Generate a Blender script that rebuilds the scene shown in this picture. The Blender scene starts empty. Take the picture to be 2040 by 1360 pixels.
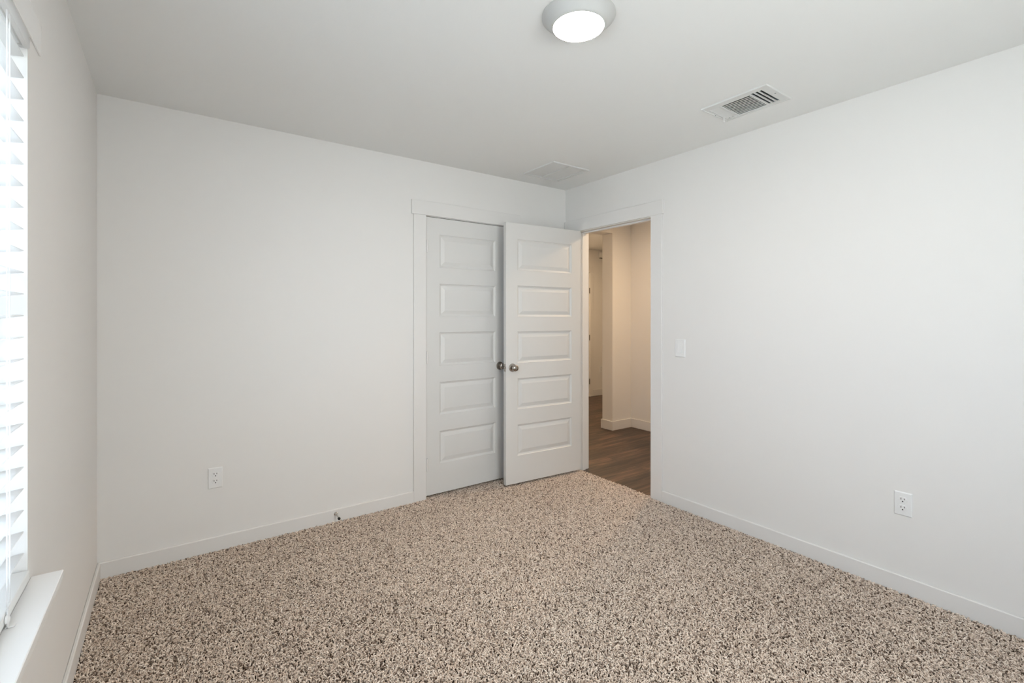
import bpy, bmesh, math, random
import numpy as np
from mathutils import Vector, Matrix

sc = bpy.context.scene
COL = sc.collection
R = math.radians

# ------------------------------------------------------------------ camera
cd = bpy.data.cameras.new('camera')
cam = bpy.data.objects.new('camera', cd)
COL.objects.link(cam)
cam.location = (0.3007, -3.1658, 1.3178)
cam.rotation_euler = (R(90), 0, R(-35.6566))
cd.sensor_fit = 'HORIZONTAL'
cd.sensor_width = 36.0
cd.lens = 948.05 / 2040 * 36
cd.shift_y = -(680 - 630.4) / 2040
cd.clip_start = 0.02
sc.camera = cam

# ------------------------------------------------------------------ light and exposure
SKY = 5.6
REAR_FILL = 39.0  # power of the fill lamp added behind the viewer
SUN = 26.0
LAMP = 110.0
HALL = 270.0
EXPOSURE = 0.0
w = bpy.data.worlds.new('sky')
sc.world = w
w.use_nodes = True
bg = w.node_tree.nodes['Background']
bg.inputs['Color'].default_value = (0.72, 0.84, 1.0, 1)
bg.inputs['Strength'].default_value = SKY
vs = sc.view_settings
vs.view_transform = 'Standard'
vs.look = 'None'
vs.gamma = 1
vs.exposure = EXPOSURE
try:
    vs.use_curve_mapping = False
except Exception:
    pass


def area(name, loc, rot, sx, sy, power, color, spread=180):
    l = bpy.data.lights.new(name, 'AREA')
    l.shape = 'RECTANGLE'
    l.size, l.size_y = sx, sy
    l.energy = power
    l.color = color
    l.spread = R(spread)
    o = bpy.data.objects.new(name, l)
    COL.objects.link(o)
    o.location = loc
    o.rotation_euler = rot
    return o


# fill light added outside the made-up rear window, and the sun on the ground outdoors
area('rear_fill', (1.45, -4.30, 1.45), (R(90), 0, 0), 1.0, 1.2, REAR_FILL, (1.0, 0.94, 0.80))

sl = bpy.data.lights.new('sun', 'SUN')
sl.energy = SUN
sl.angle = R(0.6)
sl.color = (0.91, 0.95, 1.0)
so = bpy.data.objects.new('sun', sl)
COL.objects.link(so)
so.rotation_euler = Vector((-0.62, -0.35, -1.0)).to_track_quat('-Z', 'Y').to_euler()

# ------------------------------------------------------------------ room numbers
W, H = 3.157, 2.44
TW = 0.115                       # wall thickness
YF = -3.95                       # wall behind the camera
WY0, WY1, WZ0, WZ1 = -3.60, -1.434, 0.609, 2.045     # window opening in the left wall
CX0, CX1, DZ = 1.790, 2.534, 2.064                  # rough closet opening
OY0, OY1 = -0.948, -0.152                           # rough bedroom doorway
HX = 4.823                       # hall wall facing the doorway
HY0, HY1 = 0.67, 0.83            # hall wall with the cased opening
HF = 2.52                        # far hall wall

# ------------------------------------------------------------------ materials


def principled(name, color, rough=0.6, metal=0.0, spec=0.5):
    m = bpy.data.materials.new(name)
    m.use_nodes = True
    b = m.node_tree.nodes['Principled BSDF']
    b.inputs['Base Color'].default_value = (*color, 1)
    b.inputs['Roughness'].default_value = rough
    b.inputs['Metallic'].default_value = metal
    b.inputs['Specular IOR Level'].default_value = spec
    return m


def nt(m):
    t = m.node_tree
    return t, t.nodes, t.links, t.nodes['Principled BSDF']


def bumpy(m, scale, strength, dist=0.002, detail=3):
    t, n, l, b = nt(m)
    tc = n.new('ShaderNodeTexCoord')
    no = n.new('ShaderNodeTexNoise')
    no.inputs['Scale'].default_value = scale
    no.inputs['Detail'].default_value = detail
    bu = n.new('ShaderNodeBump')
    bu.inputs['Strength'].default_value = strength
    bu.inputs['Distance'].default_value = dist
    l.new(tc.outputs['Object'], no.inputs['Vector'])
    l.new(no.outputs['Fac'], bu.inputs['Height'])
    l.new(bu.outputs['Normal'], b.inputs['Normal'])
    return m


M = {}
M['wall'] = bumpy(principled('wall_paint', (0.80, 0.784, 0.768), 0.75, spec=0.3), 160, 0.05)
M['ceiling'] = bumpy(principled('ceiling_paint', (0.87, 0.872, 0.862), 0.85, spec=0.2), 120, 0.10)
M['trim'] = principled('trim_paint', (0.78, 0.764, 0.75), 0.40)
M['sill'] = principled('daylit_gloss_paint', (0.93, 0.93, 0.93), 0.25)  # semi-gloss white, lightened to put the window glare into the colour
M['door'] = principled('door_paint', (0.725, 0.715, 0.70), 0.45)
M['plastic'] = principled('white_plastic', (0.82, 0.82, 0.82), 0.35)
M['slot'] = principled('dark_slot', (0.012, 0.010, 0.008), 0.6)
M['vent'] = principled('vent_enamel', (0.74, 0.74, 0.73), 0.45)
M['lamp_ring'] = principled('lamp_ring_enamel', (0.55, 0.55, 0.54), 0.5)
M['duct'] = principled('duct_lining', (0.24, 0.27, 0.28), 0.7)
M['blade'] = principled('damper_steel', (0.25, 0.29, 0.29), 0.5, 0.3)
M['mesh'] = principled('return_filter', (0.50, 0.54, 0.55), 0.8)
M['nickel'] = principled('satin_nickel', (0.42, 0.385, 0.35), 0.22, 1.0)
M['chrome'] = principled('chrome', (0.62, 0.60, 0.58), 0.15, 1.0)
M['rubber'] = principled('black_rubber', (0.012, 0.012, 0.012), 0.5)
M['vinyl'] = principled('window_vinyl', (0.82, 0.83, 0.83), 0.4)
M['ground'] = principled('pale_gravel', (0.55, 0.54, 0.50), 0.9)
M['bronze'] = principled('dark_hinge', (0.10, 0.08, 0.06), 0.4, 0.8)

# blind slats: thin white vinyl that lets a little daylight through
m = bpy.data.materials.new('blind_vinyl')
m.use_nodes = True
t, n, l, b = nt(m)
b.inputs['Base Color'].default_value = (0.94, 0.94, 0.94, 1)
b.inputs['Roughness'].default_value = 0.4
tr = n.new('ShaderNodeBsdfTranslucent')
tr.inputs['Color'].default_value = (0.95, 0.95, 0.95, 1)
mx = n.new('ShaderNodeMixShader')
mx.inputs[0].default_value = 0.72
l.new(b.outputs[0], mx.inputs[1])
l.new(tr.outputs[0], mx.inputs[2])
l.new(mx.outputs[0], n['Material Output'].inputs['Surface'])
M['blind'] = m

# window glass
m = bpy.data.materials.new('window_glass')
m.use_nodes = True
t = m.node_tree
n, l = t.nodes, t.links
n.remove(n['Principled BSDF'])
tp = n.new('ShaderNodeBsdfTransparent')
tp.inputs['Color'].default_value = (0.95, 0.97, 0.97, 1)
gl = n.new('ShaderNodeBsdfGlossy')
gl.inputs['Roughness'].default_value = 0.02
fr = n.new('ShaderNodeFresnel')
fr.inputs['IOR'].default_value = 1.45
mx = n.new('ShaderNodeMixShader')
geo = n.new('ShaderNodeNewGeometry')           # only the face met first reflects; the far face of the slab lets light out
inv = n.new('ShaderNodeMath'); inv.operation = 'SUBTRACT'; inv.inputs[0].default_value = 1.0
mul = n.new('ShaderNodeMath'); mul.operation = 'MULTIPLY'
l.new(geo.outputs['Backfacing'], inv.inputs[1])
l.new(inv.outputs[0], mul.inputs[0])
l.new(fr.outputs[0], mul.inputs[1])
l.new(mul.outputs[0], mx.inputs[0])
l.new(tp.outputs[0], mx.inputs[1])
l.new(gl.outputs[0], mx.inputs[2])
l.new(mx.outputs[0], n['Material Output'].inputs['Surface'])
M['glass'] = m

# lit lens of the ceiling lamp
m = principled('lamp_lens', (0.9, 0.9, 0.88), 0.4)
t, n, l, b = nt(m)
b.inputs['Emission Color'].default_value = (1.0, 0.88, 0.77, 1)
b.inputs['Emission Strength'].default_value = LAMP
M['lens'] = m
m = principled('hall_lens', (0.9, 0.9, 0.88), 0.4)
t, n, l, b = nt(m)
b.inputs['Emission Color'].default_value = (1.0, 0.72, 0.44, 1)
b.inputs['Emission Strength'].default_value = HALL
M['hall_lens'] = m

# hall planks, running along x
m = principled('wood_planks', (0.1, 0.06, 0.04), 0.42)
t, n, l, b = nt(m)
tc = n.new('ShaderNodeTexCoord')
br = n.new('ShaderNodeTexBrick')
br.offset = 0.37
br.inputs['Scale'].default_value = 1.0
br.inputs['Brick Width'].default_value = 1.22
br.inputs['Row Height'].default_value = 0.18
br.inputs['Mortar Size'].default_value = 0.0018
br.inputs['Bias'].default_value = 0.0
br.inputs['Color1'].default_value = (0, 0, 0, 1)
br.inputs['Color2'].default_value = (1, 1, 1, 1)
br.inputs['Mortar'].default_value = (0.3, 0.3, 0.3, 1)
l.new(tc.outputs['Object'], br.inputs['Vector'])
sep = n.new('ShaderNodeSeparateXYZ')
l.new(tc.outputs['Object'], sep.inputs[0])
com = n.new('ShaderNodeCombineXYZ')
mu1 = n.new('ShaderNodeMath'); mu1.operation = 'MULTIPLY'; mu1.inputs[1].default_value = 2.2
mu2 = n.new('ShaderNodeMath'); mu2.operation = 'MULTIPLY'; mu2.inputs[1].default_value = 26.0
mu3 = n.new('ShaderNodeMath'); mu3.operation = 'MULTIPLY'; mu3.inputs[1].default_value = 9.0
l.new(sep.outputs[0], mu1.inputs[0])
l.new(sep.outputs[1], mu2.inputs[0])
l.new(br.outputs['Color'], mu3.inputs[0])
l.new(mu1.outputs[0], com.inputs[0])
l.new(mu2.outputs[0], com.inputs[1])
l.new(mu3.outputs[0], com.inputs[2])
no = n.new('ShaderNodeTexNoise')
no.inputs['Scale'].default_value = 1.0
no.inputs['Detail'].default_value = 7
no.inputs['Roughness'].default_value = 0.62
no.inputs['Distortion'].default_value = 0.8
l.new(com.outputs[0], no.inputs['Vector'])
ramp = n.new('ShaderNodeValToRGB')
cr = ramp.color_ramp
cr.elements[0].position = 0.34
cr.elements[0].color = (0.020, 0.012, 0.008, 1)
cr.elements[1].position = 0.68
cr.elements[1].color = (0.155, 0.087, 0.056, 1)
e = cr.elements.new(0.5)
e.color = (0.070, 0.041, 0.027, 1)
l.new(no.outputs['Fac'], ramp.inputs[0])
tone = n.new('ShaderNodeMapRange')
tone.inputs['To Min'].default_value = 0.58
tone.inputs['To Max'].default_value = 1.40
l.new(br.outputs['Color'], tone.inputs[0])
mxc = n.new('ShaderNodeMix'); mxc.data_type = 'RGBA'; mxc.blend_type = 'MULTIPLY'
mxc.inputs[0].default_value = 1.0
l.new(ramp.outputs[0], mxc.inputs[6])
l.new(tone.outputs[0], mxc.inputs[7])
mxm = n.new('ShaderNodeMix'); mxm.data_type = 'RGBA'
mxm.inputs[7].default_value = (0.012, 0.008, 0.006, 1)
l.new(br.outputs['Fac'], mxm.inputs[0])
l.new(mxc.outputs[2], mxm.inputs[6])
l.new(mxm.outputs[2], b.inputs['Base Color'])
M['planks'] = m

# carpet: backing and yarn
M['backing'] = principled('carpet_backing', (0.045, 0.030, 0.021), 0.95, spec=0.1)
m = principled('carpet_yarn', (0.4, 0.3, 0.25), 0.9, spec=0.15)
t, n, l, b = nt(m)
at = n.new('ShaderNodeAttribute')
at.attribute_name = 'tone'
ramp = n.new('ShaderNodeValToRGB')
cr = ramp.color_ramp
cr.elements[0].position = 0.0
cr.elements[0].color = (0.12, 0.082, 0.060, 1)
cr.elements[1].position = 1.0
cr.elements[1].color = (0.95, 0.83, 0.73, 1)
e = cr.elements.new(0.35)
e.color = (0.64, 0.51, 0.42, 1)
l.new(at.outputs['Fac'], ramp.inputs[0])
l.new(ramp.outputs[0], b.inputs['Base Color'])
M['yarn'] = m

# ------------------------------------------------------------------ building helpers


def box(bm, lo, hi, bev=0.0, seg=1):
    r = bmesh.ops.create_cube(bm, size=1.0)
    vv = r['verts']
    lo, hi = Vector(lo), Vector(hi)
    for v in vv:
        v.co = Vector([(lo[i] + hi[i]) / 2 + v.co[i] * (hi[i] - lo[i]) for i in range(3)])
    if bev > 0:
        es = list({e for v in vv for e in v.link_edges})
        bmesh.ops.bevel(bm, geom=es, offset=bev, segments=seg, profile=0.5, affect='EDGES')
    return vv


def slab(bm, lo, hi, axes, holes):
    """A slab from lo to hi with rectangular holes in the plane of axes (a, b)."""
    a, b_ = axes
    A = sorted({lo[a], hi[a], *[h[0] for h in holes], *[h[1] for h in holes]})
    B = sorted({lo[b_], hi[b_], *[h[2] for h in holes], *[h[3] for h in holes]})
    c = 3 - a - b_
    inside = lambda x, y: any(h[0] < x < h[1] and h[2] < y < h[3] for h in holes)
    na, nb = len(A) - 1, len(B) - 1
    solid = lambda i, j: 0 <= i < na and 0 <= j < nb and not inside((A[i] + A[i + 1]) / 2, (B[j] + B[j + 1]) / 2)
    cache = {}

    def V(i, j, k):
        if (i, j, k) not in cache:
            p = [0, 0, 0]
            p[a], p[b_], p[c] = A[i], B[j], (lo[c], hi[c])[k]
            cache[(i, j, k)] = bm.verts.new(p)
        return cache[(i, j, k)]
    for i in range(na):
        for j in range(nb):
            if not solid(i, j):
                continue
            for k in (0, 1):
                bm.faces.new([V(i, j, k), V(i + 1, j, k), V(i + 1, j + 1, k), V(i, j + 1, k)])
            if not solid(i - 1, j): bm.faces.new([V(i, j, 0), V(i, j, 1), V(i, j + 1, 1), V(i, j + 1, 0)])
            if not solid(i + 1, j): bm.faces.new([V(i + 1, j, 0), V(i + 1, j, 1), V(i + 1, j + 1, 1), V(i + 1, j + 1, 0)])
            if not solid(i, j - 1): bm.faces.new([V(i, j, 0), V(i, j, 1), V(i + 1, j, 1), V(i + 1, j, 0)])
            if not solid(i, j + 1): bm.faces.new([V(i, j + 1, 0), V(i, j + 1, 1), V(i + 1, j + 1, 1), V(i + 1, j + 1, 0)])


def lathe(bm, prof, mat=Matrix(), n=32):
    """Revolve (r, h) points round the local z axis; mat places the result."""
    rings = []
    for r, h in prof:
        if r < 1e-6:
            rings.append([bm.verts.new(mat @ Vector((0, 0, h)))])
        else:
            rings.append([bm.verts.new(mat @ Vector((r * math.cos(2 * math.pi * i / n), r * math.sin(2 * math.pi * i / n), h))) for i in range(n)])
    for p, q in zip(rings, rings[1:]):
        if len(p) == 1 and len(q) == 1:
            continue
        for i in range(n):
            j = (i + 1) % n
            if len(p) == 1:
                bm.faces.new([p[0], q[i], q[j]])
            elif len(q) == 1:
                bm.faces.new([p[i], p[j], q[0]])
            else:
                bm.faces.new([p[i], p[j], q[j], q[i]])


def axis_to(direction, at=(0, 0, 0)):
    d = Vector(direction).normalized()
    return Matrix.Translation(Vector(at)) @ Vector((0, 0, 1)).rotation_difference(d).to_matrix().to_4x4()


def obj(name, bm, mat, parent=None, smooth=False, loc=None):
    bmesh.ops.recalc_face_normals(bm, faces=bm.faces)
    me = bpy.data.meshes.new(name)
    bm.to_mesh(me)
    bm.free()
    me.materials.append(mat)
    if smooth:
        for p in me.polygons:
            p.use_smooth = True
        try:
            me.set_sharp_from_angle(angle=R(40))
        except Exception:
            pass
    o = bpy.data.objects.new(name, me)
    COL.objects.link(o)
    if parent:
        o.parent = parent
    if loc:
        o.location = loc
    return o


def thing(name, label, cat, loc=(0, 0, 0), rot=(0, 0, 0), group=None, kind=None):
    o = bpy.data.objects.new(name, None)
    o.empty_display_size = 0.05
    COL.objects.link(o)
    o.location = loc
    o.rotation_euler = rot
    return tag(o, label, cat, group, kind)


def tag(o, label, cat, group=None, kind=None):
    o['label'] = label
    o['category'] = cat
    if group:
        o['group'] = group
    if kind:
        o['kind'] = kind
    return o


def struct(name, bm, mat, label, cat):
    return tag(obj(name, bm, mat), label, cat, kind='structure')


def one(lo, hi, bev=0.0):
    bm = bmesh.new()
    box(bm, lo, hi, bev)
    return bm


# ------------------------------------------------------------------ shell of the bedroom
V1 = (2.642, 2.878, -2.000, -1.682)     # ceiling hole of the supply vent (x0, x1, y0, y1)
V2 = (2.565, 2.880, -0.540, -0.210)     # ceiling hole of the return vent
bm = bmesh.new()
slab(bm, (-TW, YF - TW, H), (W + TW, TW, H + 0.012), (0, 1), [V1, V2])
struct('ceiling', bm, M['ceiling'], 'flat white bedroom ceiling with a lamp and two vents', 'ceiling')

bm = one((-TW, YF - TW, -0.06), (W + 0.012, TW, -0.014))
floor = struct('floor', bm, M['backing'], 'brown woven carpet backing under the beige pile', 'floor')

bm = bmesh.new()
slab(bm, (0 - TW, 0, -0.06), (W + TW, TW, H), (0, 2), [(CX0, CX1, -0.06, DZ)])
struct('wall_back', bm, M['wall'], 'white back wall holding the closet door', 'wall')
bm = bmesh.new()
slab(bm, (W, YF, -0.06), (W + TW, 0, H), (1, 2), [(OY0, OY1, -0.06, DZ)])
struct('wall_right', bm, M['wall'], 'bright white right wall with the open doorway and light switch', 'wall')
bm = bmesh.new()
slab(bm, (-TW, YF, -0.06), (0, 0, H), (1, 2), [(WY0, WY1, WZ0, WZ1)])
struct('wall_left', bm, M['wall'], 'white left wall around the window with blinds', 'wall')
RX0, RX1, RZ0, RZ1 = 0.95, 1.95, 0.80, 2.05  # opening cut for the added rear window
bm = bmesh.new()
slab(bm, (-TW, YF - TW, -0.06), (W + TW, YF, H), (0, 2), [(RX0, RX1, RZ0, RZ1)])
struct('wall_front', bm, M['wall'], 'white wall behind the viewer with a bare window added for fill light', 'wall')

# baseboards
BH, BT = 0.078, 0.014


def baseboard(name, lo, hi, label):
    return struct(name, one(lo, hi, 0.004), M['trim'], label, 'baseboard')


baseboard('baseboard_back', (0.0, -BT, -0.013), (1.706, 0, BH), 'white baseboard along the back wall left of the closet')
baseboard('baseboard_right', (W - BT, YF, -0.013), (W, -1.030, BH), 'white baseboard along the right wall under the outlet')
baseboard('baseboard_left', (0, YF, -0.013), (BT, -BT, BH), 'white baseboard along the left wall below the window')
baseboard('baseboard_closet', (2.620, -BT, -0.013), (W - 0.016, 0, BH), 'short white baseboard behind the open door')

# ------------------------------------------------------------------ casings and jambs
CT = 0.012
# closet casing
bm = bmesh.new()
box(bm, (1.706, -CT, -0.013), (1.802, 0, 2.050), 0.0015)
box(bm, (2.522, -CT, -0.013), (2.618, 0, 2.050), 0.0015)
struct('trim_1', bm, M['trim'], 'flat white side casings of the closet door', 'door casing')
bm = one((1.690, -CT - 0.004, 2.050), (2.646, 0, 2.152), 0.0015)
struct('trim_2', bm, M['trim'], 'flat white head casing above the closet door', 'door casing')
bm = bmesh.new()
box(bm, (CX0, 0.0, -0.05), (1.8025, TW, 2.050))
box(bm, (2.5215, 0.0, -0.05), (CX1, TW, 2.050))
box(bm, (CX0, 0.0, 2.047), (CX1, TW, DZ))
box(bm, (1.8025, 0.042, -0.05), (1.814, 0.075, 2.047))
box(bm, (2.510, 0.042, -0.05), (2.5215, 0.075, 2.047))
box(bm, (1.814, 0.042, 2.036), (2.510, 0.075, 2.047))
struct('trim_3', bm, M['trim'], 'white jamb lining the closet opening', 'door jamb')
# bedroom doorway casing
bm = bmesh.new()
box(bm, (W - CT, -1.030, -0.013), (W, -0.934, 2.050), 0.0015)
box(bm, (W - CT, -0.164, -0.013), (W, -0.068, 2.050), 0.0015)
struct('trim_4', bm, M['trim'], 'flat white side casings of the open bedroom doorway', 'door casing')
bm = one((W - CT - 0.004, -1.044, 2.050), (W, -0.004, 2.152), 0.0015)
struct('trim_5', bm, M['trim'], 'flat white head casing above the bedroom doorway', 'door casing')
bm = bmesh.new()
J0, J1 = -0.9315, -0.1665
box(bm, (W, OY0, -0.05), (W + TW, J0, 2.047))
box(bm, (W, J1, -0.05), (W + TW, OY1, 2.047))
box(bm, (W, OY0, 2.045), (W + TW, OY1, DZ))
box(bm, (W + 0.040, J0, -0.05), (W + 0.075, J0 + 0.011, 2.045), 0.001)
box(bm, (W + 0.040, J1 - 0.011, -0.05), (W + 0.075, J1, 2.045), 0.001)
box(bm, (W + 0.040, J0 + 0.011, 2.034), (W + 0.075, J1 - 0.011, 2.045), 0.001)
struct('trim_6', bm, M['trim'], 'white jamb with door stop lining the bedroom doorway', 'door jamb')
# hall side casing of the same doorway
bm = bmesh.new()
box(bm, (W + TW, -1.030, -0.012), (W + TW + CT, -0.934, 2.050), 0.0015)
box(bm, (W + TW, -0.164, -0.012), (W + TW + CT, -0.068, 2.050), 0.0015)
box(bm, (W + TW, -1.044, 2.050), (W + TW + CT, -0.054, 2.152), 0.0015)
struct('trim_7', bm, M['trim'], 'white casing round the doorway on its hall side', 'door casing')

# ------------------------------------------------------------------ doors


def panel_door(width, height, thick, pan_x, pan_z):
    """Five-panel moulded leaf: x 0..width, z 0..height, faces y=0 (front) and y=thick; panels pressed into both faces."""
    bm = bmesh.new()
    prof = [(0.0, 0.0), (0.003, 0.0045), (0.014, 0.0100), (0.017, 0.0100), (0.044, 0.0022)]

    def face(y0, s):
        xs = [0, pan_x[0], pan_x[1], width]
        zs = [0] + [z for p in pan_z for z in p] + [height]
        grid = [[bm.verts.new((x, y0, z)) for z in zs] for x in xs]
        for i in range(3):
            for j in range(len(zs) - 1):
                if i == 1 and j % 2 == 1:
                    x0, x1, z0, z1 = xs[1], xs[2], zs[j], zs[j + 1]
                    prev = [grid[1][j], grid[2][j], grid[2][j + 1], grid[1][j + 1]]
                    for (ins, dep) in prof[1:]:
                        cur = [bm.verts.new((x, y0 + s * dep, z)) for x, z in
                               ((x0 + ins, z0 + ins), (x1 - ins, z0 + ins), (x1 - ins, z1 - ins), (x0 + ins, z1 - ins))]
                        for k in range(4):
                            bm.faces.new([prev[k], prev[(k + 1) % 4], cur[(k + 1) % 4], cur[k]])
                        prev = cur
                    bm.faces.new(prev)
                else:
                    bm.faces.new([grid[i][j], grid[i + 1][j], grid[i + 1][j + 1], grid[i][j + 1]])
        return grid
    f, g = face(0, 1), face(thick, -1)
    n = len(f[0])
    for i in range(3):
        for j in (0, n - 1):
            bm.faces.new([f[i][j], f[i + 1][j], g[i + 1][j], g[i][j]])
    for j in range(n - 1):
        for i in (0, 3):
            bm.faces.new([f[i][j], f[i][j + 1], g[i][j + 1], g[i][j]])
    return bm


KNOB = [(0, 0), (0.0325, 0), (0.0325, 0.003), (0.030, 0.007), (0.020, 0.0095), (0.0125, 0.011), (0.0115, 0.022), (0.0150, 0.027),
        (0.0215, 0.030), (0.0255, 0.036), (0.0265, 0.043), (0.0245, 0.050), (0.0180, 0.055), (0.0090, 0.057), (0, 0.0575)]


def knob(parent, at, direction):
    bm = bmesh.new()
    lathe(bm, KNOB, axis_to(direction, at), 40)
    o = obj('door_knob', bm, M['nickel'], parent, True)
    o['label'] = 'round satin nickel knob'
    return o


def hinge(parent, at, mat='trim', leaf=None):
    x, y, z = at
    bm = bmesh.new()
    lathe(bm, [(0, -0.046), (0.0045, -0.0455), (0.0058, -0.044), (0.0058, 0.044), (0.0045, 0.0455), (0, 0.046)],
          Matrix.Translation(Vector(at)), 16)
    if leaf:
        box(bm, *leaf)
    return obj('hinge', bm, M[mat], parent, True)


PZ = [(0.23, 0.472), (0.592, 0.834), (0.955, 1.200), (1.3175, 1.560), (1.680, 1.923)]
DB = 0.016          # clearance under the leaves
PZL = [(a - DB, b_ - DB) for a, b_ in PZ]
# closed closet door
d1 = thing('door_1', 'closed white five-panel closet door in the back wall', 'door', (1.806, 0.003, DB), kind='structure')
obj('door_leaf', panel_door(0.7125, 2.027, 0.035, (0.109, 0.605), PZL), M['door'], d1)
knob(d1, (0.646, 0, 0.907), (0, -1, 0))
for z in (0.228, 1.006, 1.812):
    hinge(d1, (0.0028, -0.0125, z), leaf=((-0.0025, -0.0125, z - 0.044), (0.0060, -0.0005, z + 0.044)))
# open bedroom door, hinged at the near end of the corner
PHI = R(3.9)
d2 = thing('door_2', 'open white five-panel bedroom door swung back against the closet', 'door', (3.149, -0.166, DB), (0, 0, math.pi - PHI), kind='structure')
# local x runs from the hinge to the free edge, local +y faces the viewer
bm = panel_door(0.743, 2.031, 0.035, (0.098, 0.639), PZL)
bmesh.ops.translate(bm, verts=bm.verts, vec=(0.003, 0.008, 0))
obj('door_leaf', bm, M['door'], d2)
knob(d2, (0.688, 0.043, 0.905), (0, 1, 0))
knob(d2, (0.688, 0.008, 0.905), (0, -1, 0))
bm = bmesh.new()
box(bm, (0.7455, 0.0135, 0.877), (0.7472, 0.0375, 0.934), 0.0005)
lp = obj('latch_plate', bm, M['nickel'], d2)
lp['label'] = 'nickel latch plate in the door edge'
obj('latch_bolt', one((0.7472, 0.019, 0.896), (0.755, 0.032, 0.914), 0.002), M['nickel'], lp)
for z in (0.228, 1.006, 1.812):
    hinge(d2, (0, 0, z), leaf=((0.0, 0.002, z - 0.044), (0.0025, 0.036, z + 0.044)))

# ------------------------------------------------------------------ window in the left wall
BOTTOM = 0.630
w1 = thing('window_1', 'bright white framed window behind the blinds on the left wall', 'window', (-0.09, (WY0 + WY1) / 2, 0), kind='structure')


def wbox(bm, lo, hi, bev=0.002):
    c = Vector((-0.09, (WY0 + WY1) / 2, 0))
    box(bm, Vector(lo) - c, Vector(hi) - c, bev)


bm = bmesh.new()
for (a0, a1, c0, c1) in ((WY0, WY0 + 0.045, BOTTOM, WZ1), (WY1 - 0.045, WY1, BOTTOM, WZ1), (WY0 + 0.045, WY1 - 0.045, WZ1 - 0.045, WZ1), (WY0 + 0.045, WY1 - 0.045, BOTTOM, BOTTOM + 0.045)):
    wbox(bm, (-0.115, a0, c0), (-0.070, a1, c1))
obj('window_frame', bm, M['vinyl'], w1)
for nm, z0, z1, x0, x1 in (('lower_sash', BOTTOM + 0.045, 1.372, -0.100, -0.078), ('upper_sash', 1.345, WZ1 - 0.045, -0.113, -0.101)):
    bm = bmesh.new()
    ya, yb = WY0 + 0.045, WY1 - 0.045
    for (a0, a1, c0, c1) in ((ya, ya + 0.04, z0, z1), (yb - 0.04, yb, z0, z1), (ya + 0.04, yb - 0.04, z1 - 0.04, z1), (ya + 0.04, yb - 0.04, z0, z0 + 0.04)):
        wbox(bm, (x0, a0, c0), (x1, a1, c1))
    s = obj(nm, bm, M['vinyl'], w1)
    bm = bmesh.new()
    xm = (x0 + x1) / 2
    wbox(bm, (xm - 0.002, ya + 0.04, z0 + 0.04), (xm + 0.002, yb - 0.04, z1 - 0.04), 0)
    obj('pane', bm, M['glass'], s)
bm = bmesh.new()
wbox(bm, (-0.070, WY1 - 0.003, BOTTOM), (0.0005, WY1, WZ1), 0)
wbox(bm, (-0.070, WY0, BOTTOM), (0.0005, WY0 + 0.003, WZ1), 0)
wbox(bm, (-0.070, WY0 + 0.003, WZ1 - 0.003), (0.0005, WY1 - 0.003, WZ1), 0)
obj('added_bright_facing', bm, M['sill'], w1)  # white facing added over the plain drywall return to make it look brighter
# sill board and head casing
bm = bmesh.new()
box(bm, (-0.072, WY0 + 0.001, 0.609), (0.0, WY1 - 0.001, BOTTOM))
box(bm, (0.0, WY0 - 0.04, 0.609), (0.064, WY1 + 0.034, BOTTOM), 0.002)
struct('trim_8', bm, M['sill'], 'flat white window sill board under the blinds', 'window sill')
bm = one((0, WY0 - 0.13, 2.050), (0.005, -1.302, 2.135), 0.001)  # takes the lightened sill paint so its daylit edge looks brighter
struct('trim_9', bm, M['sill'], 'flat white head casing above the left window', 'window casing')

# window added behind the viewer, unseen, to let in fill light
w2 = thing('added_rear_window', 'bare white framed window added unseen behind the viewer for fill light', 'window', (1.45, YF - 0.06, RZ0), kind='structure')
bm = bmesh.new()
hw = (RX1 - RX0) / 2
hh = RZ1 - RZ0
for lo, hi in (((-hw, -0.03, 0), (-hw + 0.05, 0.03, hh)), ((hw - 0.05, -0.03, 0), (hw, 0.03, hh)), ((-hw + 0.05, -0.03, hh - 0.05), (hw - 0.05, 0.03, hh)),
               ((-hw + 0.05, -0.03, 0), (hw - 0.05, 0.03, 0.05)), ((-0.03, -0.03, 0.05), (0.03, 0.03, hh - 0.05))):
    box(bm, lo, hi, 0.002)
f2 = obj('window_frame', bm, M['vinyl'], w2)
bm = bmesh.new()
box(bm, (-hw + 0.05, -0.003, 0.05), (-0.03, 0.003, hh - 0.05))
box(bm, (0.03, -0.003, 0.05), (hw - 0.05, 0.003, hh - 0.05))
obj('pane', bm, M['glass'], f2)

# ------------------------------------------------------------------ blinds
BY0, BY1 = WY0 + 0.012, -1.447
bl = thing('window_blind', 'white horizontal slat blind hanging in the left window', 'blind', (-0.034, (BY0 + BY1) / 2, 2.04))


def bbox_(bm, lo, hi, bev=0.0, seg=1):
    c = Vector((-0.034, (BY0 + BY1) / 2, 2.04))
    return box(bm, Vector(lo) - c, Vector(hi) - c, bev, seg)


bm = bmesh.new()
bbox_(bm, (-0.062, BY0, 2.012), (-0.010, BY1, 2.043), 0.002)
obj('headrail', bm, M['vinyl'], bl)
bm = bmesh.new()
bbox_(bm, (-0.006, BY0 - 0.004, 2.006), (0.006, BY1 + 0.004, 2.043), 0.003, 2)
bbox_(bm, (-0.040, BY1 - 0.006, 2.006), (-0.006, BY1 + 0.004, 2.043), 0.002)
obj('valance', bm, M['blind'], bl)
bm = bmesh.new()
zs = [1.482 + 0.0553 * k for k in range(-14, 10)]
for z in zs:
    bbox_(bm, (-0.067, BY0, z - 0.0016), (-0.004, BY1, z + 0.0016), 0.0012)
o = obj('slat_panel', bm, M['blind'], bl)
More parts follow.
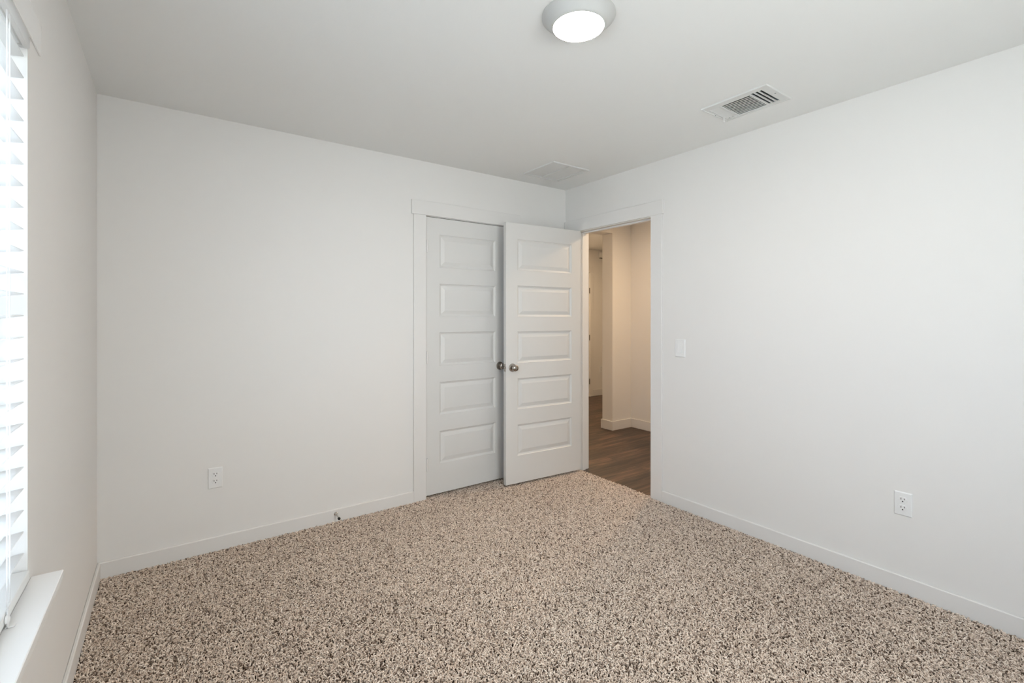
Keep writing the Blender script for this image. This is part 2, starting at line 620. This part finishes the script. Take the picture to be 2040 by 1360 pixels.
# lean every slat about its own axis, room edge a touch higher
c = Vector((-0.034, (BY0 + BY1) / 2, 2.04))
TILT = R(-8)
for v in o.data.vertices:
    zc = min(zs, key=lambda q: abs(q - (v.co.z + c.z))) - c.z
    dx, dz = v.co.x + 0.0015, v.co.z - zc
    v.co.x = -0.0015 + dx * math.cos(TILT) + dz * math.sin(TILT)
    v.co.z = zc - dx * math.sin(TILT) + dz * math.cos(TILT)
bm = bmesh.new()
bbox_(bm, (-0.062, BY0, 0.642), (0.006, BY1, 0.667), 0.003, 2)
obj('bottom_rail', bm, M['vinyl'], bl)
for y in (-1.628, -2.27, -2.92, -3.45):
    bm = bmesh.new()
    for x in (0.0025, -0.0705):
        for dy in (-0.011, 0.011):
            bbox_(bm, (x - 0.0011, y + dy - 0.0014, 0.662), (x + 0.0011, y + dy + 0.0014, 2.012))
    obj('ladder_cord', bm, M['blind'], bl)
    bm = bmesh.new()
    cc = Vector((0.007, y - 0.045, 0.654)) - c
    lathe(bm, [(0, 0), (0.009, 0), (0.009, 0.004), (0.005, 0.007), (0, 0.0075)], axis_to((1, 0, 0), cc), 16)
    obj('cord_button', bm, M['plastic'], bl, True)
bm = bmesh.new()
for y in (-1.66,):
    bbox_(bm, (0.004, y - 0.006, 0.6305), (0.020, y + 0.006, 0.634), 0.0008)
    bbox_(bm, (0.0065, y - 0.006, 0.6305), (0.010, y + 0.006, 0.670), 0.0008)
obj('hold_down_clip', bm, M['plastic'], bl)

# ground outdoors
bm = one((-14, -16, -0.62), (-0.6, 6, -0.6))
bm2 = bmesh.new()
struct('ground', bm, M['ground'], 'pale ground outside the windows', 'ground')
bm2.free()

# ------------------------------------------------------------------ ceiling lamp
cl = thing('ceiling_light', 'round lit disc lamp with a white tapered ring on the bedroom ceiling', 'lamp', (1.54, -1.865, H), (math.pi, 0, 0))
bm = bmesh.new()
lathe(bm, [(0, 0.0), (0.137, 0.0), (0.137, 0.0035), (0.133, 0.006), (0.118, 0.020), (0.105, 0.036), (0.099, 0.041), (0.0950, 0.0420), (0.0940, 0.0395), (0, 0.0395)], n=72)
obj('trim_ring', bm, M['lamp_ring'], cl, True)
bm = bmesh.new()
lathe(bm, [(0.0938, 0.0400), (0.0934, 0.0418), (0.088, 0.0440), (0.06, 0.0460), (0.03, 0.0468), (0, 0.047)], n=64)
ln = obj('lens', bm, M['lens'], cl, True)
ln['label'] = 'glowing white lens'

# ------------------------------------------------------------------ supply vent
vx, vy = 2.757, -1.845
v1 = thing('ceiling_vent', 'white three-way supply vent with slanted louvers above the right wall', 'vent', (vx, vy, H))
HXH, HYH = 0.128, 0.174
bm = bmesh.new()
slab(bm, (-HXH, -HYH, -0.006), (HXH, HYH, -0.0005), (0, 1), [
    (-0.083, 0.105, 0.098, 0.158),        # near end louvers
    (-0.083, 0.108, -0.066, 0.089),       # long louvers
    (-0.088, 0.102, -0.131, -0.116), (-0.088, 0.102, -0.1105, -0.0955), (-0.088, 0.102, -0.090, -0.075)])     # far end slots
obj('face_plate', bm, M['vent'], v1)
# rolled outer flange
bm = bmesh.new()
for lo, hi in (((-HXH, -HYH, -0.009), (-HXH + 0.007, HYH, -0.006)), ((HXH - 0.007, -HYH, -0.009), (HXH, HYH, -0.006)),
               ((-HXH + 0.007, -HYH, -0.009), (HXH - 0.007, -HYH + 0.007, -0.006)), ((-HXH + 0.007, HYH - 0.007, -0.009), (HXH - 0.007, HYH, -0.006))):
    box(bm, lo, hi, 0.001)
obj('rim', bm, M['vent'], v1)


def blades(name, count, span, axis, fixed, tilt, wid, z=0.000, mat='vent', th=0.0014):
    """count slanted strips; they run along axis ('x' or 'y') over fixed, are stepped across span."""
    bm = bmesh.new()
    step = (span[1] - span[0]) / count
    for i in range(count):
        p = span[0] + step * (i + 0.5)
        hw_ = wid / 2
        pts = [(-hw_, -th / 2), (hw_, -th / 2), (hw_, th / 2), (-hw_, th / 2)]
        ring = []
        for q in fixed:
            r_ = []
            for a, c_ in pts:
                u = a * math.cos(tilt) - c_ * math.sin(tilt)
                v = a * math.sin(tilt) + c_ * math.cos(tilt)
                r_.append(bm.verts.new((q, p + u, z + v) if axis == 'x' else (p + u, q, z + v)))
            ring.append(r_)
        for k in range(4):
            bm.faces.new([ring[0][k], ring[0][(k + 1) % 4], ring[1][(k + 1) % 4], ring[1][k]])
        bm.faces.new(ring[0])
        bm.faces.new(ring[1][::-1])
    return obj(name, bm, M[mat], v1)


blades('louver_panel', 10, (-0.079, 0.106), 'y', (-0.066, 0.089), R(12), 0.0118)
blades('louver_panel', 3, (0.098, 0.158), 'x', (-0.083, 0.105), R(-30), 0.0185)
blades('damper', 7, (-0.110, 0.112), 'y', (-0.150, 0.150), R(60), 0.026, z=0.030, mat='blade')
bm = bmesh.new()
for lo, hi in (((-0.114, -0.154, 0.0), (-0.112, 0.162, 0.10)), ((0.118, -0.154, 0.0), (0.120, 0.162, 0.10)), ((-0.114, -0.154, 0.0), (0.120, -0.152, 0.10)),
               ((-0.114, 0.160, 0.0), (0.120, 0.162, 0.10)), ((-0.114, -0.154, 0.098), (0.120, 0.162, 0.10))):
    box(bm, lo, hi)
obj('duct_boot', bm, M['duct'], v1)
for y in (-0.155, 0.167):
    bm = bmesh.new()
    lathe(bm, [(0, 0), (0.0042, 0), (0.0035, 0.0015), (0, 0.002)], axis_to((0, 0, -1), (0.0, y, -0.006)), 12)
    obj('screw', bm, M['blade'], v1, True)
bm = bmesh.new()
box(bm, (0.060, 0.150, -0.030), (0.064, 0.156, -0.004), 0.0008)
box(bm, (0.057, 0.151, -0.034), (0.067, 0.155, -0.028), 0.0008)
obj('damper_lever', bm, M['vent'], v1)

# ------------------------------------------------------------------ return vent
rx, ry = 2.7225, -0.375
v2 = thing('return_vent', 'square white return air grille with two fine louver panels near the room corner', 'vent', (rx, ry, H))
Q = 0.180
bm = bmesh.new()
slab(bm, (-Q, -Q, -0.006), (Q, Q, -0.0005), (0, 1), [(-0.152, -0.006, -0.160, 0.160), (0.006, 0.152, -0.160, 0.160)])
obj('face_plate', bm, M['vent'], v2)
bm = bmesh.new()
for lo, hi in (((-Q, -Q, -0.010), (-Q + 0.007, Q, -0.006)), ((Q - 0.007, -Q, -0.010), (Q, Q, -0.006)),
               ((-Q + 0.007, -Q, -0.010), (Q - 0.007, -Q + 0.007, -0.006)), ((-Q + 0.007, Q - 0.007, -0.010), (Q - 0.007, Q, -0.006))):
    box(bm, lo, hi, 0.001)
obj('rim', bm, M['vent'], v2)
keep = v1
v1 = v2
blades('louver_panel', 30, (-0.160, 0.160), 'x', (-0.152, -0.006), R(-15), 0.0096, z=0.0)
blades('louver_panel', 30, (-0.160, 0.160), 'x', (0.006, 0.152), R(-15), 0.0096, z=0.0)
v1 = keep
bm = bmesh.new()
for lo, hi in (((-0.160, -0.168, 0.001), (-0.157, 0.168, 0.10)), ((0.157, -0.168, 0.001), (0.160, 0.168, 0.10)), ((-0.160, -0.168, 0.001), (0.160, -0.165, 0.10)),
               ((-0.160, 0.165, 0.001), (0.160, 0.168, 0.10)), ((-0.160, -0.168, 0.098), (0.160, 0.168, 0.10))):
    box(bm, lo, hi)
obj('duct_boot', bm, M['duct'], v2)
obj('filter', one((-0.156, -0.163, 0.012), (0.156, 0.163, 0.016)), M['mesh'], v2)

# ------------------------------------------------------------------ outlets, switch, door stop


def plate_bm(wd, ht, th=0.0055):
    bm = bmesh.new()
    # local: x right, z up, front face towards -y
    a, b_ = wd / 2, ht / 2
    ins = 0.004
    back = [bm.verts.new((x, 0, z)) for x, z in ((-a, -b_), (a, -b_), (a, b_), (-a, b_))]
    mid = [bm.verts.new((x, -th * 0.45, z)) for x, z in ((-a, -b_), (a, -b_), (a, b_), (-a, b_))]
    fr_ = [bm.verts.new((x, -th, z)) for x, z in ((-a + ins, -b_ + ins), (a - ins, -b_ + ins), (a - ins, b_ - ins), (-a + ins, b_ - ins))]
    for p, q in ((back, mid), (mid, fr_)):
        for k in range(4):
            bm.faces.new([p[k], p[(k + 1) % 4], q[(k + 1) % 4], q[k]])
    bm.faces.new(fr_)
    bm.faces.new(back[::-1])
    return bm


def outlet(label, loc, rz, wd, ht):
    t_ = thing('wall_outlet', label, 'outlet', loc, (0, 0, rz), 'duplex wall outlets')
    obj('cover_plate', plate_bm(wd, ht), M['plastic'], t_)
    bm = bmesh.new()
    lathe(bm, [(0, 0), (0.0032, 0), (0.0025, 0.001), (0, 0.0013)], axis_to((0, -1, 0), (0, -0.0055, 0)), 12)
    obj('screw', bm, M['plastic'], t_, True)
    for dz in (0.0195, -0.0195):
        bm = bmesh.new()
        # rounded receptacle with flat top and bottom
        ring_f, ring_b = [], []
        for k in range(40):
            th_ = 2 * math.pi * k / 40
            x, z = 0.0172 * math.cos(th_), max(-0.0142, min(0.0142, 0.0172 * math.sin(th_)))
            ring_b.append(bm.verts.new((x, -0.005, dz + z)))
            ring_f.append(bm.verts.new((x * 0.96, -0.0078, dz + z * 0.96)))
        for k in range(40):
            j = (k + 1) % 40
            bm.faces.new([ring_b[k], ring_b[j], ring_f[j], ring_f[k]])
        bm.faces.new(ring_f)
        rc = obj('receptacle', bm, M['plastic'], t_)
        bm = bmesh.new()
        box(bm, (-0.0078, -0.0081, dz + 0.0005), (-0.0052, -0.0070, dz + 0.0095))
        box(bm, (0.0052, -0.0081, dz + 0.0015), (0.0076, -0.0070, dz + 0.0088))
        lathe(bm, [(0, 0.0070), (0.0029, 0.0070), (0.0029, 0.0081), (0, 0.0081)], axis_to((0, -1, 0), (0, 0, dz - 0.0068)), 14)
        obj('slots', bm, M['slot'], rc)
    return t_


outlet('white duplex outlet low on the back wall left of the closet', (0.5065, 0, 0.407), 0, 0.070, 0.116)
outlet('white duplex outlet low on the bright right wall', (W, -2.4045, 0.420), R(-90), 0.070, 0.113)

sw = thing('light_switch', 'white rocker light switch on the right wall beside the doorway', 'light switch', (W, -1.176, 1.100), (0, 0, R(-90)))
obj('cover_plate', plate_bm(0.080, 0.122, 0.006), M['plastic'], sw)
bm = bmesh.new()
slab(bm, (-0.0185, -0.0074, -0.0355), (0.0185, -0.0055, 0.0355), (0, 2), [(-0.0165, 0.0165, -0.0335, 0.0335)])
obj('switch_frame', bm, M['plastic'], sw)
bm = bmesh.new()
vv = box(bm, (-0.0162, -0.0065, -0.0310), (0.0162, -0.0050, 0.0330))
for v in vv:
    if v.co.y < -0.006 and v.co.z < 0:
        v.co.y = -0.0125
obj('rocker', bm, M['plastic'], sw)

ds = thing('door_stop', 'small chrome door stop with black tip on the back baseboard', 'door stop', (1.165, -BT, 0.049))
tipv = Vector((0.0, -0.078, -0.006))
dirn = tipv.normalized()
bm = bmesh.new()
lathe(bm, [(0, 0), (0.0125, 0), (0.0125, 0.002), (0.0105, 0.005), (0.006, 0.008), (0.0045, 0.012), (0, 0.012)], axis_to((0, -1, 0)), 24)
obj('base', bm, M['chrome'], ds, True)
bm = bmesh.new()
lathe(bm, [(0, 0.008), (0.0043, 0.008), (0.0043, 0.066), (0.006, 0.067), (0.006, 0.069), (0, 0.069)], axis_to(dirn), 20)
obj('shaft', bm, M['chrome'], ds, True)
bm = bmesh.new()
lathe(bm, [(0, 0.068), (0.0075, 0.068), (0.0085, 0.071), (0.0085, 0.079), (0.006, 0.083), (0, 0.084)], axis_to(dirn), 20)
tp_ = obj('bumper_tip', bm, M['rubber'], ds, True)
tp_['label'] = 'black rubber tip'

# ------------------------------------------------------------------ hall beyond the doorway
FZ = -0.012
bm = one((W + 0.012, -3.2, -0.06), (7.2, HF + 0.12, FZ))
struct('floor_hall', bm, M['planks'], 'dark brown wood plank floor in the hall', 'floor')
bm = one((W + TW, -3.2, H), (7.2, HF + 0.12, H + 0.012))
struct('ceiling_hall', bm, M['ceiling'], 'white ceiling of the hall beyond the doorway', 'ceiling')
bm = one((HX, -3.2, -0.06), (HX + TW, HY0, H))
struct('wall_hall_side', bm, M['wall'], 'warm lit hall wall facing the bedroom doorway', 'wall')
bm = bmesh.new()
slab(bm, (W + TW, HY0, -0.06), (7.2, HY1, H), (0, 2), [(W + TW + 0.12, 4.498, -0.06, 2.293)])
struct('wall_hall_opening', bm, M['wall'], 'hall wall end and header framing an uncased opening', 'wall')
bm = bmesh.new()
slab(bm, (W + TW, HF, -0.06), (7.2, HF + 0.12, H), (0, 2), [(5.10, 5.965, -0.06, DZ)])
struct('wall_hall_far', bm, M['wall'], 'far hall wall seen through the opening', 'wall')
bm = one((7.1, HY1, -0.06), (7.2, HF, H))
struct('wall_hall_end', bm, M['wall'], 'hall end wall out of sight to the right', 'wall')
bm = one((W + TW, -3.3, -0.06), (HX, -3.2, H))
struct('wall_hall_near', bm, M['wall'], 'hall wall out of sight at its near end', 'wall')
bm = one((W + 0.0, TW, -0.06), (W + TW, HF, H))
struct('wall_hall_left', bm, M['wall'], 'hall wall out of sight behind the closet', 'wall')
# closet box
bm = bmesh.new()
box(bm, (1.4, 0.75, -0.06), (W, 0.80, H))
box(bm, (1.35, TW, -0.06), (1.4, 0.80, H))
struct('wall_closet', bm, M['wall'], 'closet walls out of sight behind the closet door', 'wall')
struct('ceiling_closet', one((1.35, TW, H), (W, 0.80, H + 0.012)), M['ceiling'], 'closet ceiling out of sight', 'ceiling')
struct('floor_closet', one((1.35, TW, -0.06), (W, 0.80, -0.014)), M['backing'], 'closet floor out of sight', 'floor')

HB = 0.094
bm = bmesh.new()
box(bm, (HX - BT, -3.2, FZ), (HX, HY0 - BT, HB), 0.002)
struct('baseboard_hall_side', bm, M['trim'], 'white baseboard on the hall wall facing the doorway', 'baseboard')
bm = bmesh.new()
box(bm, (4.498 - BT, HY0 - BT, FZ), (HX, HY0, HB), 0.002)
box(bm, (4.498 - BT, HY0 - 0.002, FZ), (4.498, HY1 + BT, HB), 0.002)
box(bm, (4.498 - 0.002, HY1, FZ), (7.1, HY1 + BT, HB), 0.002)
struct('baseboard_hall_opening', bm, M['trim'], 'white baseboard wrapping the hall wall end', 'baseboard')
struct('baseboard_hall_far', one((6.045, HF - BT, FZ), (7.1, HF, HB), 0.002), M['trim'], 'white baseboard along the far hall wall', 'baseboard')
bm = bmesh.new()
box(bm, (5.972, HF - CT, FZ), (6.044, HF, 2.05), 0.0015)
box(bm, (4.99, HF - CT, FZ), (5.085, HF, 2.05), 0.0015)
box(bm, (4.975, HF - CT, 2.05), (6.058, HF, 2.15), 0.0015)
struct('trim_10', bm, M['trim'], 'white casing of the door on the far hall wall', 'door casing')
d3 = thing('door_3', 'white door in the far hall wall seen as a sliver', 'door', (5.962, HF + 0.003, -0.011), (0, 0, math.pi), kind='structure')
bm = panel_door(0.850, 2.074, 0.035, (0.11, 0.705), PZ)
bmesh.ops.translate(bm, verts=bm.verts, vec=(0, -0.035, 0))
obj('door_leaf', bm, M['door'], d3)
for z in (0.25, 0.98, 1.76):
    h_ = hinge(d3, (-0.003, 0.010, z), 'bronze')
# chime box and outlet on the far wall
chime = thing('door_chime', 'small white box high on the far hall wall', 'door chime', (6.235, HF, 2.355))
obj('cover', one((-0.06, -0.045, -0.045), (0.06, 0, 0.05), 0.004), M['plastic'], chime)
obj('speaker_slot', one((-0.045, -0.040, -0.052), (0.045, -0.006, -0.0445)), M['slot'], chime)
outlet('white duplex outlet on the far hall wall beyond the opening', (6.235, HF, 0.430), 0, 0.070, 0.116)
# hall lamps
for i, (x, y, lab) in enumerate(((4.05, -0.55, 'round warm hall ceiling lamp across from the bedroom doorway'), (4.95, 1.80, 'round warm ceiling lamp beyond the hall opening'))):
    hl = thing('hall_light', lab, 'lamp', (x, y, H), (math.pi, 0, 0), 'hall ceiling lamps')
    bm = bmesh.new()
    lathe(bm, [(0, 0.0), (0.120, 0.0), (0.120, 0.004), (0.105, 0.018), (0.098, 0.020), (0.096, 0.017), (0, 0.017)], n=48)
    obj('trim_ring', bm, M['vent'], hl, True)
    bm = bmesh.new()
    lathe(bm, [(0.0955, 0.0175), (0.090, 0.021), (0.05, 0.023), (0, 0.0235)], n=48)
    obj('lens', bm, M['hall_lens'], hl, True)

# ------------------------------------------------------------------ carpet pile (twisted yarn tufts)
rng = np.random.default_rng(7)
STEP = 0.0058
gx = np.arange(BT + 0.002, W - 0.001, STEP)
gy = np.arange(YF + 0.002, -0.001, STEP)
X, Y = np.meshgrid(gx, gy, indexing='ij')
X = (X + rng.uniform(-0.5, 0.5, X.shape) * STEP).ravel()
Y = (Y + rng.uniform(-0.5, 0.5, Y.shape) * STEP).ravel()
# doorway tongue up to the planks, closet threshold
ty = np.arange(J0 + 0.012, J1 - 0.012, STEP)
tx = np.arange(W - 0.002, W + 0.012, STEP)
TX, TY = np.meshgrid(tx, ty, indexing='ij')
ux = np.arange(1.806, 2.518, STEP)
uy = np.arange(-0.002, 0.060, STEP)
UX, UY = np.meshgrid(ux, uy, indexing='ij')
X = np.concatenate([X, TX.ravel(), UX.ravel()])
Y = np.concatenate([Y, TY.ravel(), UY.ravel()])
ok = ~((X > W - BT - 0.002) & (Y < -1.03))
ok &= ~((Y > -BT - 0.001) & (X < 1.802)) & ~((Y > -BT - 0.001) & (X > 2.522) & (X < W - 0.02))
ok &= ~((X > W - CT - 0.001) & (Y < J0 + 0.004)) & ~((X > W - CT - 0.001) & (Y > J1 - 0.004))
ok &= ~((X > 0.0) & (X < BT + 0.002))
X, Y = X[ok], Y[ok]
N = len(X)


def smooth_noise(x, y, seeds):
    s = np.zeros_like(x)
    for k, f in seeds:
        r_ = np.random.default_rng(k)
        for _ in range(5):
            a_ = r_.uniform(0, 2 * math.pi)
            s += np.sin((x * math.cos(a_) + y * math.sin(a_)) * f * r_.uniform(0.7, 1.4) + r_.uniform(0, 6.28)) / 5
    return s


lay = smooth_noise(X, Y, [(1, 2.6), (2, 6.0)])                  # where feet and vacuum have laid the pile
th = rng.uniform(0, 2 * math.pi, N) * 0.92 + lay * 0.8
lean = rng.uniform(0.005, 0.0135, N)
hgt = rng.uniform(0.0070, 0.0150, N)
P = np.zeros((N, 5, 3), np.float32)
bend = rng.uniform(-2.2, 2.2, N)
for k, (fl, fh) in enumerate(((0.0, 0.0), (0.10, 0.40), (0.34, 0.74), (0.70, 0.96), (1.0, 0.98))):
    a_ = th + bend * fl
    P[:, k, 0] = X + np.cos(a_) * lean * fl
    P[:, k, 1] = Y + np.sin(a_) * lean * fl
    P[:, k, 2] = -0.0135 + hgt * fh
rad = np.array([0.0012, 0.0016, 0.0020, 0.0020, 0.0011], np.float32)
Rr = (rad[None, :] * rng.uniform(0.75, 1.15, (N, 1))).astype(np.float32)
tone_ = np.clip(0.60 + 0.20 * rng.standard_normal(N) + 0.05 * lay - 0.45 * (rng.random(N) < 0.20), 0, 1).astype(np.float32)
hc = bpy.data.hair_curves.new('carpet_pile')
hc.add_curves([5] * N)
hc.position_data.foreach_set('vector', P.ravel())
ra = hc.attributes.get('radius') or hc.attributes.new('radius', 'FLOAT', 'POINT')
ra.data.foreach_set('value', Rr.ravel())
ta = hc.attributes.new('tone', 'FLOAT', 'CURVE')
ta.data.foreach_set('value', tone_)
hc.materials.append(M['yarn'])
pile = bpy.data.objects.new('carpet_pile', hc)
COL.objects.link(pile)
tag(pile, 'speckled beige and brown twist carpet pile covering the bedroom floor', 'carpet', kind='stuff')
